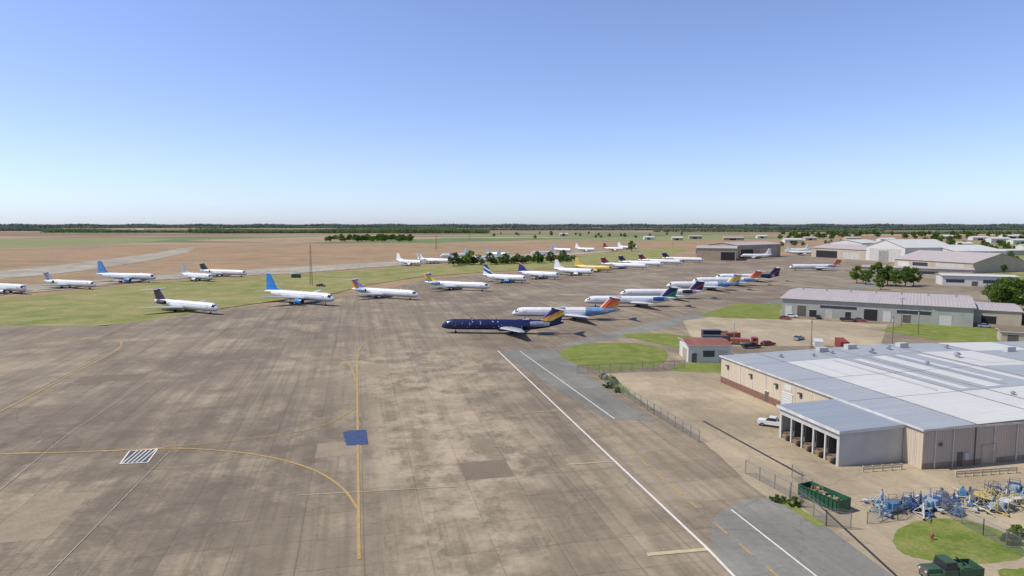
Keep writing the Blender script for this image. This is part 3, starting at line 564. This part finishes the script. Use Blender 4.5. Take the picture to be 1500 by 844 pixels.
def container(p,head,L,col,name='shipping_container'):
    m=MB(); pm=ribbed('corrugated_%d_%d_%d'%col,lin(*col),0,.35,var=.12); m.box(-L/2,L/2,-1.22,1.22,.15,2.6,pm)
    for sx in (-1,1):
        for sy in (-1,1): m.box(min(sx*L/2,sx*(L/2+.03)),max(sx*L/2,sx*(L/2+.03)),sy*1.13-.12,sy*1.13+.12,0,2.65,TRIM)
    m.box(L/2,L/2+.02,-.04,.04,.2,2.5,DK)
    for s in (-.6,-.25,.25,.6): m.box(L/2+.01,L/2+.06,s-.02,s+.02,.2,2.5,ST)
    h=math.radians(head); d=RT*math.cos(h)+FW*math.sin(h); q=G(*p); m.build(name,loc=(q.x,q.y,.03),rz=math.atan2(d.y,d.x))
container((1233,510),75,9,(164,70,60)); container((1047,503),-5,8,(92,100,108)); container((1070,499),20,6,(166,96,70)); container((1410,462),62,6,(220,220,216))
container((434,407),-15,6,(50,86,66))
m=MB(); dg=paint('dumpster_green',lin(44,98,70),.5,0,.12,1.5); L=6.6;Wd=2.4;hh2=1.7
for s in (-1,1):
    m.add([(-L/2,s*(Wd/2-.1),.25),(L/2,s*(Wd/2-.1),.25),(L/2,s*Wd/2,hh2),(-L/2,s*Wd/2,hh2),(-L/2,s*(Wd/2-.2),.25),(L/2,s*(Wd/2-.2),.25),(L/2,s*(Wd/2-.08),hh2),(-L/2,s*(Wd/2-.08),hh2)],[(0,1,2,3),(7,6,5,4),(3,2,6,7)],dg)
    for i in range(10): x=-L/2+.2+i*(L-.5)/9; m.box(x,x+.1,min(s*(Wd/2-.02),s*(Wd/2+.08)),max(s*(Wd/2-.02),s*(Wd/2+.08)),.25,hh2-.05,dg)
    m.box(-L/2,L/2,min(s*(Wd/2-.06),s*(Wd/2+.1)),max(s*(Wd/2-.06),s*(Wd/2+.1)),hh2,hh2+.12,dg); m.box(-L/2-.1,L/2+.1,s*.6-.08,s*.6+.08,.08,.25,ST)
m.box(-L/2-.05,-L/2+.03,-Wd/2,Wd/2,.2,hh2+.1,dg); m.box(L/2-.03,L/2+.05,-Wd/2,Wd/2,.2,hh2+.1,dg); m.box(-L/2,L/2,-Wd/2+.2,Wd/2-.2,.24,.3,TRIM)
for i in range(44):
    x=R.uniform(-L/2+.5,L/2-.5); y=R.uniform(-.8,.8); zt=R.uniform(1.1,1.7); s=R.uniform(.15,.45)
    m.box(x-s,x+s,y-s*.6,y+s*.6,.3,zt,R.choice([paint('cardboard',lin(190,160,120)),paint('pale_debris',lin(215,210,195)),paint('wood_debris',lin(160,130,94))]),Matrix.Translation((x,y,0))@Matrix.Rotation(R.uniform(0,3),4,'Z')@Matrix.Translation((-x,-y,0)),.1,.05)
for a in (-2.4,2.4):
    for s in (-1,1): m.cyl((a,s*.8,.16),(a,s*1.0,.16),.16,.16,10,DK)
def orient(p0,p1): a=G(*p0);b=G(*p1); return math.atan2(b.y-a.y,b.x-a.x)
q=G(1206,738); m.build('roll_off_dumpster',loc=(q.x,q.y,.05),rz=orient((1172,722),(1240,752)))
FM,nt,b=nodes('chain_link_mesh'); b.inputs['Base Color'].default_value=(.3,.31,.3,1); b.inputs['Metallic'].default_value=.4
tr=nt.nodes.new('ShaderNodeBsdfTransparent'); mx=nt.nodes.new('ShaderNodeMixShader'); mx.inputs[0].default_value=.24
nt.links.new(tr.outputs[0],mx.inputs[1]); nt.links.new(b.outputs[0],mx.inputs[2]); nt.links.new(mx.outputs[0],nt.nodes['Material Output'].inputs[0])
def fence(pts,h=2.1,step=3.0,name='chain_link_fence'):
    m=MB(); gal=paint('galvanised_post',lin(150,150,146),.5,.3)
    for a,b in zip(pts[:-1],pts[1:]):
        L=(b-a).length; n=max(1,round(L/step)); d=(b-a)/n
        for i in range(n+1): p=a+d*i; m.cyl((p.x,p.y,0),(p.x,p.y,h+.1),.06,.06,6,gal)
        m.cyl((a.x,a.y,h),(b.x,b.y,h),.035,.035,5,gal); m.cyl((a.x,a.y,.15),(b.x,b.y,.15),.02,.02,5,gal)
        for k in (.12,.24,.36): m.cyl((a.x+k*.7,a.y,h+k),(b.x+k*.7,b.y,h+k),.015,.015,4,gal)
        m.add([(a.x,a.y,.1),(b.x,b.y,.1),(b.x,b.y,h),(a.x,a.y,h)],[(0,1,2,3)],FM)
    m.build(name)
fence(P((882,558),(905,574),(958,607),(1024,648))); fence(P((1092,694),(1158,729),(1156,739))); fence(P((1158,731),(1210,771),(1246,776)))
fence(P((1380,752),(1440,785),(1510,822))); fence(P((845,548),(1003,540))) ; fence(P((1270,768),(1315,762),(1330,750)),1.6)
fence(P((1160,700),(1205,735)),2.0)
def rail(p0,p1):
    a,b=G(*p0),G(*p1); m=MB(); wd=paint('weathered_pale_timber',lin(224,208,172),.8,0,.1,2); L=(b-a).length; n=max(2,round(L/1.5))
    for i in range(n+1): x=L*i/n; m.box(x-.1,x+.1,-.08,.08,0,1.0,wd)
    for z0 in (.38,.75): m.box(-.15,L+.15,-.14,-.08,z0,z0+.24,wd)
    m.build('timber_guard_rail',loc=(a.x,a.y,.03),rz=math.atan2(b.y-a.y,b.x-a.x))
rail((1264,692),(1320,688)); rail((1400,699),(1488,693))
def yardmesh(kind,col):
    m=MB(); c=paint('equipment_%d_%d_%d'%col,lin(*col),.5,0,.16,2)
    if kind=='aircraft_jack':
        m.cyl((0,0,.3),(0,0,1.7),.16,.14,10,c); m.cyl((0,0,1.7),(0,0,2.1),.07,.07,8,METAL)
        for i in range(3):
            t=i*2.094; x,y=1.3*math.cos(t),1.3*math.sin(t)
            m.cyl((x,y,.2),(0,0,1.45),.06,.06,6,c); m.cyl((x,y,.2),(0,0,.35),.05,.05,6,c); m.cyl((x,y-.05,.14),(x,y+.05,.14),.14,.14,8,DK)
            t2=t+2.094; m.cyl((x,y,.2),(1.3*math.cos(t2),1.3*math.sin(t2),.2),.04,.04,6,c)
    elif kind=='aircraft_tow_bar':
        m.cyl((-2.6,0,.5),(2.4,0,.45),.07,.07,8,c); m.box(2.3,2.8,-.35,.35,.38,.52,c); m.box(-.3,.3,-.5,.5,.3,.42,c)
        for s in(-1,1): m.cyl((0,s*.55-.07,.25),(0,s*.55+.07,.25),.25,.25,10,DK); m.cyl((2.4,0,.45),(1.0,s*.1,.55),.04,.04,6,c)
    elif kind=='maintenance_stand':
        for x in (-.9,.9):
            for y in (-.6,.6): m.cyl((x,y,.15),(x*.8,y,2.2),.04,.04,6,c)
        m.box(-.85,.85,-.65,.65,1.35,1.42,c)
        for y in (-.6,.6): m.cyl((-.72,y,2.2),(.72,y,2.2),.035,.035,6,c); m.cyl((-.9,y,.3),(.9,y,1.3),.03,.03,6,c)
        for k in range(4): m.box(-.95-.25*(4-k)*.6,-.75-.25*(4-k)*.6+.1,-.35,.35,.25+.3*k,.3+.3*k,c)
    else:
        m.box(-1.1,1.1,-.6,.6,.45,.6,c); m.box(-.9,.4,-.5,.5,.6,1.25,c,None,.1,.08); m.cyl((.7,0,.6),(.7,0,1.5),.2,.2,10,c); m.cyl((1.1,0,.5),(2.0,0,.35),.035,.035,6,c)
        for x in (-.8,.8):
            for s in (-1,1): m.cyl((x,s*.55,.25),(x,s*.68,.25),.25,.25,10,DK)
    o=m.build(kind); me=o.data; bpy.data.objects.remove(o); return me
BLU=(92,140,182);LBL=(168,192,208);WHc=(226,225,218);YEc=(216,194,122);GRc=(128,130,130);DBL=(64,96,146)
lib={k:[yardmesh(k,c) for c in cs] for k,cs in {'aircraft_jack':[WHc,LBL,BLU,WHc,DBL,YEc],'aircraft_tow_bar':[WHc,LBL,BLU,WHc,YEc],'maintenance_stand':[LBL,GRc,WHc,DBL,YEc],'service_cart':[GRc,LBL,BLU,YEc]}.items()}
for i in range(118):
    t=R.random()**.9; u=1282+t*290; v0=763-t*18; v=v0-R.uniform(0,26)-(t>.3)*R.uniform(-4,6)
    k=R.choice(['aircraft_jack','aircraft_jack','aircraft_tow_bar','aircraft_tow_bar','maintenance_stand','service_cart']); ms=lib[k]; me=ms[int(R.random()*(len(ms)-1))]
    if u>1430 and R.random()<.45: me=ms[-1]
    o=bpy.data.objects.new(k,me); scn.collection.objects.link(o); q=G(u,v); o.location=(q.x,q.y,.03); o.rotation_euler=(0,0,R.uniform(0,6.28)); s=R.uniform(.75,1.1); o.scale=(s,s,s)
m=MB(); og=paint('olive_green_paint',lin(66,98,72),.6,0,.12,1.5)
m.box(-3,3,-.5,.5,.65,.85,ST); m.box(1.3,3.0,-.75,.75,.85,1.65,og,None,.08,.1); m.box(2.9,3.05,-.7,.7,.85,1.6,TRIM); m.box(-.3,1.3,-1.05,1.05,.85,1.55,og); m.box(-.25,1.2,-1.0,1.0,1.55,2.35,GL,None,.12,.1); m.box(-.15,1.1,-.92,.92,2.35,2.45,og)
for s in (-1,1):
    m.box(1.5,2.9,min(s*.75,s*1.15),max(s*.75,s*1.15),1.1,1.2,og); m.box(-3.1,-.4,min(s*1.05,s*1.12),max(s*1.05,s*1.12),1.0,1.75,og)
    for x in (-2.5,-1.3,2.2): m.cyl((x,s*.8,.5),(x,s*1.12,.5),.5,.5,16,DK); m.cyl((x,s*1.12,.5),(x,s*1.14,.5),.25,.25,10,og)
m.box(-3.1,-.4,-1.1,1.1,.9,1.0,og); m.box(-3.1,-3.0,-1.05,1.05,1.0,1.75,og); m.box(-.5,-.4,-1.05,1.05,1.0,1.75,og)
m.box(-2.4,-1.0,-.7,.7,1.0,1.6,og,None,.2,.1); m.cyl((-1.8,0,1.6),(-.6,0,2.6),.1,.08,8,og)
for s in(-1,1): m.cyl((3.05,s*.5,1.3),(3.12,s*.5,1.3),.13,.13,10,WHITEW)
q=G(1390,850); m.build('olive_utility_truck',loc=(q.x,q.y,.03),rz=math.radians(172))
m=MB(); rp=paint('hydrant_red',lin(176,104,90),.5); m.cyl((0,0,0),(0,0,.1),.24,.24,10,rp); m.cyl((0,0,.1),(0,0,.75),.15,.15,10,rp); m.cyl((0,0,.75),(0,0,.92),.18,.06,10,rp); m.cyl((-.28,0,.5),(.28,0,.5),.08,.08,8,rp); m.cyl((0,0,.92),(0,0,1.0),.04,.04,6,rp)
q=G(1365,791); o=m.build('fire_hydrant',loc=(q.x,q.y,.03))
def pole(name,p,h,r=.12,arm=True,head=0):
    m=MB(); wd=paint('pole_timber',lin(120,104,88),.9) if name=='utility_pole' else paint('pole_steel',lin(170,170,168),.5)
    m.cyl((0,0,0),(0,0,h),r,r*.6,8,wd)
    if name=='utility_pole':
        m.box(-1.1,1.1,-.06,.06,h-.7,h-.55,wd); [m.cyl((x,0,h-.55),(x,0,h-.3),.05,.05,6,GREYW) for x in (-1,-.4,.4,1)]; m.cyl((.3,0,h-2),(.3,0,h-1.2),.2,.2,10,GREYW)
    elif arm: m.cyl((0,0,h),(1.6,0,h+.3),.05,.04,6,wd); m.box(1.4,2.1,-.14,.14,h+.2,h+.35,GREYW)
    q=G(*p); m.build(name,loc=(q.x,q.y,0),rz=R.uniform(0,3))
for p,h in [((1320,478),11),((1188,512),10),((1307,506),9.5),((1345,490),9),((985,366),12),((1130,352),12)]: pole('utility_pole',p,h)
for p,h in [((1373,490),8),((1075,505),7),((1500,470),9)]: pole('street_lamp',p,h)
def mast(p,h,w):
    m=MB(); s=paint('mast_steel',lin(130,96,84),.6); c=[(w,w),(-w,w),(-w,-w),(w,-w)]
    def pt(i,z): k=1-.75*z/h; return (c[i%4][0]*k,c[i%4][1]*k,z)
    n=9
    for i in range(4):
        m.cyl(pt(i,0),pt(i,h),.09,.06,5,s)
        for j in range(n): z0=h*j/n;z1=h*(j+1)/n; m.cyl(pt(i,z0),pt(i+1,z1),.05,.05,4,s); m.cyl(pt(i,z1),pt(i+1,z1),.05,.05,4,s)
    m.box(-w*.5,w*.5,-w*.5,w*.5,h,h+.15,s); m.cyl((0,0,h),(0,0,h+2),.06,.04,6,s)
    q=G(*p); m.build('lattice_mast',loc=(q.x,q.y,0))
mast((456,418),25,.8); mast((639,366),26,1.1); mast((688,352),26,2)
# ================================================================ VEGETATION
LF=leafmat('spring_leaves',(.20,.30,.06,1),(.10,.17,.035,1),.35,.5); LF2=leafmat('dark_leaves',(.13,.21,.06,1),(.065,.12,.035,1),.35,.5); BK=paint('bark',(.09,.07,.05,1),.95)
LF3=leafmat('woodland_leaves',(.24,.31,.14,1),(.15,.21,.11,1),.02); LF4=leafmat('haze_tinted_leaves',(.21,.26,.24,1),(.155,.20,.195,1),.005)  # far woods: haze painted into the leaf colours, lighter, and bluer farthest out
def quads(C,S):
    n=len(C); a=NR.normal(size=(n,3)); a/=np.linalg.norm(a,axis=1)[:,None]; t=NR.normal(size=(n,3)); b=np.cross(a,t); b/=np.linalg.norm(b,axis=1)[:,None]
    a=a*S[:,None]; b=b*(S*.7)[:,None]
    return np.stack([C-a,C+b*.9,C+a,C-b*.9],1).reshape(-1,3)
def leafobj(V,mat,extra=None):
    n=len(V)//4; mb=extra or MB(); o=len(mb.v); mb.v+=[tuple(x) for x in V.tolist()]; i=mb.mi(mat)
    mb.f+=[[o+4*k,o+4*k+1,o+4*k+2,o+4*k+3] for k in range(n)]; mb.m+=[i]*n; mb.s+=[False]*n
    return mb
def treemesh(h,r,mat,ncl=46,per=60,leaf=.32,trunk=.25):
    mb=MB(); mb.cyl((0,0,0),(r*.05,0,h*.45),trunk,trunk*.6,8,BK); mb.cyl((r*.05,0,h*.45),(0,r*.05,h*.8),trunk*.6,trunk*.2,6,BK)
    Cs=[];Ss=[]
    for i in range(ncl):
        t=R.random(); z=h*(.22+.76*t); w=r*(math.sin(math.pi*min(1,max(.02,(t*.86+.12))))**.7); a=R.uniform(0,6.28); q=w*math.sqrt(R.uniform(.15,1))*R.uniform(.8,1.1)
        c=(q*math.cos(a),q*math.sin(a),z); cr=r*R.uniform(.16,.30)
        if i%2==0: mb.cyl((0,0,h*R.uniform(.2,.6)),(c[0]*.9,c[1]*.9,c[2]),trunk*.3,.03,5,BK)
        d=NR.normal(size=(per,3)); d/=np.linalg.norm(d,axis=1)[:,None]; d*=(NR.random(per)**.4*cr)[:,None]; d[:,2]*=.75
        Cs.append(d+np.array(c)); Ss.append(NR.uniform(.6,1.3,per)*leaf)
    leafobj(quads(np.concatenate(Cs),np.concatenate(Ss)),mat,mb)
    o=mb.build('tree'); me=o.data; bpy.data.objects.remove(o); return me
TM=[treemesh(9,4,LF),treemesh(9,3.4,LF),treemesh(9,4.6,LF2)]
TB=treemesh(10,5.4,LF,110,110,.26,.35)
BS=[treemesh(3,2.4,LF,22,50,.22,.08),treemesh(3,3,LF2,22,50,.25,.08)]
def tree(p,h,me=None,name='tree',wd=1):
    me=me or R.choice(TM); o=bpy.data.objects.new(name,me); scn.collection.objects.link(o); q=G(*p); s=h/(10 if me is TB else 9 if me in TM else 3)
    o.location=(q.x,q.y,-.1); o.scale=(s*wd,s*wd,s); o.rotation_euler=(0,0,R.uniform(0,6.28))
tree((1478,455),14.5,TB,wd=1.15); tree((1515,450),12,TB); tree((1498,475),4,BS[1],'shrub')
for p,h in [((1255,415),11),((1268,417),9),((1285,419),15),((1300,418),12),((1312,420),10),((1326,420),12),((1338,419),11),((1290,424),7)]: tree(p,h,R.choice(TM[:2]))
for p,h in [((1392,362),17),((1440,366),14),((1405,352),14),((1425,350),13),((1480,380),9),((1487,392),10),((1470,400),7),((1372,352),14),((1325,350),16),((1350,348),15),((1355,356),12),((925,368),14),((1448,418),6),((1165,352),10),((1220,350),10),((1495,352),12),((1460,347),12)]: tree(p,h)
for i in range(46):
    t=i/45; u=668+t*172+R.uniform(-5,5); v=389-t*7+R.uniform(-1.5,1.5)
    tree((u,v),R.uniform(4,8)+(5 if i%6==0 else 0),R.choice(TM+BS))
for i in range(14): tree((R.uniform(1145,1260),R.uniform(357,362)),R.uniform(5,9))
for i in range(80): tree((R.uniform(478,602),R.uniform(350,354.5)),R.uniform(7,14),wd=1.4)
for i in range(80): tree((R.uniform(1140,1530),R.uniform(344,352)),R.uniform(10,17),wd=1.2)
for i in range(34): tree((R.uniform(1350,1530),R.uniform(352,372)),R.uniform(6,13))
for u,v in [(892,568),(905,575),(898,562),(885,556),(1140,735),(1165,742),(1480,795),(1492,790),(1502,800)]: tree((u,v),R.uniform(.8,1.8),R.choice(BS),'shrub')
for i in range(22): tree((R.uniform(720,1000),R.uniform(343,350)),R.uniform(8,13))
def belt(name,u0,u1,v,depth,h,step,mat,nq=22,qs=1.6,jit=.4):
    A=G(u0,v);B=G(u1,v); d=(B-A); L=d.length; d/=L; nrm=Vector((-d.y,d.x,0)); rows=max(1,int(depth/step)); Cs=[];Ss=[]
    for r_ in range(rows):
        n=int(L/step)
        for i in range(n):
            if R.random()<.1: continue
            hh_=h*R.uniform(.65,1.1)*(.85+.25*math.sin(i*step/170.+v)); rr=step*R.uniform(.5,.9)
            c=A+d*(i*step+R.uniform(-1,1)*step*jit)+nrm*((r_+R.uniform(-.5,.5))*step)
            k=nq if r_<2 else nq//2
            q=NR.normal(size=(k,3))*np.array([rr*.5,rr*.5,hh_*.26])+np.array([c.x,c.y,hh_*.52]); q[:,2]=np.clip(q[:,2],.5,hh_)
            Cs.append(q); Ss.append(NR.uniform(.6,1.3,k)*qs)
    leafobj(quads(np.concatenate(Cs),np.concatenate(Ss)),mat).build(name)
belt('distant_tree_belt',275,715,342,300,22,9,LF3,30,2.6)
belt('distant_tree_belt',60,290,341,90,17,10,LF3,28,2.6)
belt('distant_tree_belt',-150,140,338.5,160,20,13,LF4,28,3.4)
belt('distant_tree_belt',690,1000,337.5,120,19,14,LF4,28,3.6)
belt('distant_tree_belt',960,1300,340,60,16,11,LF3,26,2.8)
belt('distant_tree_belt',1250,1650,343,60,15,9,LF3,26,2.4)
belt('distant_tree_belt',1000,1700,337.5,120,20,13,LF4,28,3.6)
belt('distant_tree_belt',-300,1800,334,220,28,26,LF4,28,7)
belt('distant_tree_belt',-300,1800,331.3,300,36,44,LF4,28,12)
# ================================================================ LIGHT / SKY / CAMERA
sv=-0.9*RT-0.04*FW; az=math.atan2(sv.x,sv.y); el=math.radians(53)
w=bpy.data.worlds.new('World'); scn.world=w; w.use_nodes=True; nt=w.node_tree; bg=nt.nodes['Background']
sk=nt.nodes.new('ShaderNodeTexSky'); sk.sky_type='NISHITA'; sk.sun_disc=False; sk.sun_elevation=el; sk.sun_rotation=az; sk.altitude=300; sk.air_density=1.0; sk.dust_density=.6; sk.ozone_density=3.0
# humid spring air: the physical sky is tinted by elevation (paler blue low down, no brown band)
tc=nt.nodes.new('ShaderNodeTexCoord'); sp=nt.nodes.new('ShaderNodeSeparateXYZ'); nt.links.new(tc.outputs['Generated'],sp.inputs[0])
rp=nt.nodes.new('ShaderNodeValToRGB'); nt.links.new(sp.outputs[2],rp.inputs[0]); E=rp.color_ramp.elements
S=2.5
def cc(r,g,b): return (r/S,g/S,b/S,1)
E[0].position=0; E[0].color=cc(1.28,1.48,2.12); E[1].position=1; E[1].color=cc(1.05,1.0,1.05)
for p,c in [(.05,(1.34,1.42,1.94)),(.10,(1.42,1.40,1.80)),(.17,(1.48,1.38,1.72)),(.27,(1.55,1.42,1.72)),(.40,(1.62,1.44,1.68)),(.6,(1.2,1.1,1.2))]:
    x=E.new(p); x.color=cc(*c)
vm=nt.nodes.new('ShaderNodeVectorMath'); vm.operation='MULTIPLY'; nt.links.new(sk.outputs[0],vm.inputs[0]); nt.links.new(rp.outputs[0],vm.inputs[1])
vs_=nt.nodes.new('ShaderNodeVectorMath'); vs_.operation='SCALE'; vs_.inputs['Scale'].default_value=S; nt.links.new(vm.outputs[0],vs_.inputs[0])
nt.links.new(vs_.outputs[0],bg.inputs[0]); bg.inputs[1].default_value=.1
sd=Vector((math.sin(az)*math.cos(el),math.cos(az)*math.cos(el),math.sin(el)))
l=bpy.data.lights.new('sun','SUN'); l.energy=4.0; l.angle=math.radians(.5); l.color=(1,.95,.85); lo=bpy.data.objects.new('sun',l); scn.collection.objects.link(lo); lo.rotation_euler=sd.to_track_quat('Z','Y').to_euler(); lo.location=(0,0,200)
cam=bpy.data.cameras.new('camera'); cam.lens=24; cam.sensor_width=36; cam.clip_end=80000; cam.clip_start=.5
co=bpy.data.objects.new('camera',cam); scn.collection.objects.link(co); co.location=(0,0,H); co.rotation_euler=(math.radians(90)-PITCH,0,-YAW); scn.camera=co
scn.view_settings.view_transform='Standard'; scn.view_settings.look='None'; scn.view_settings.exposure=0
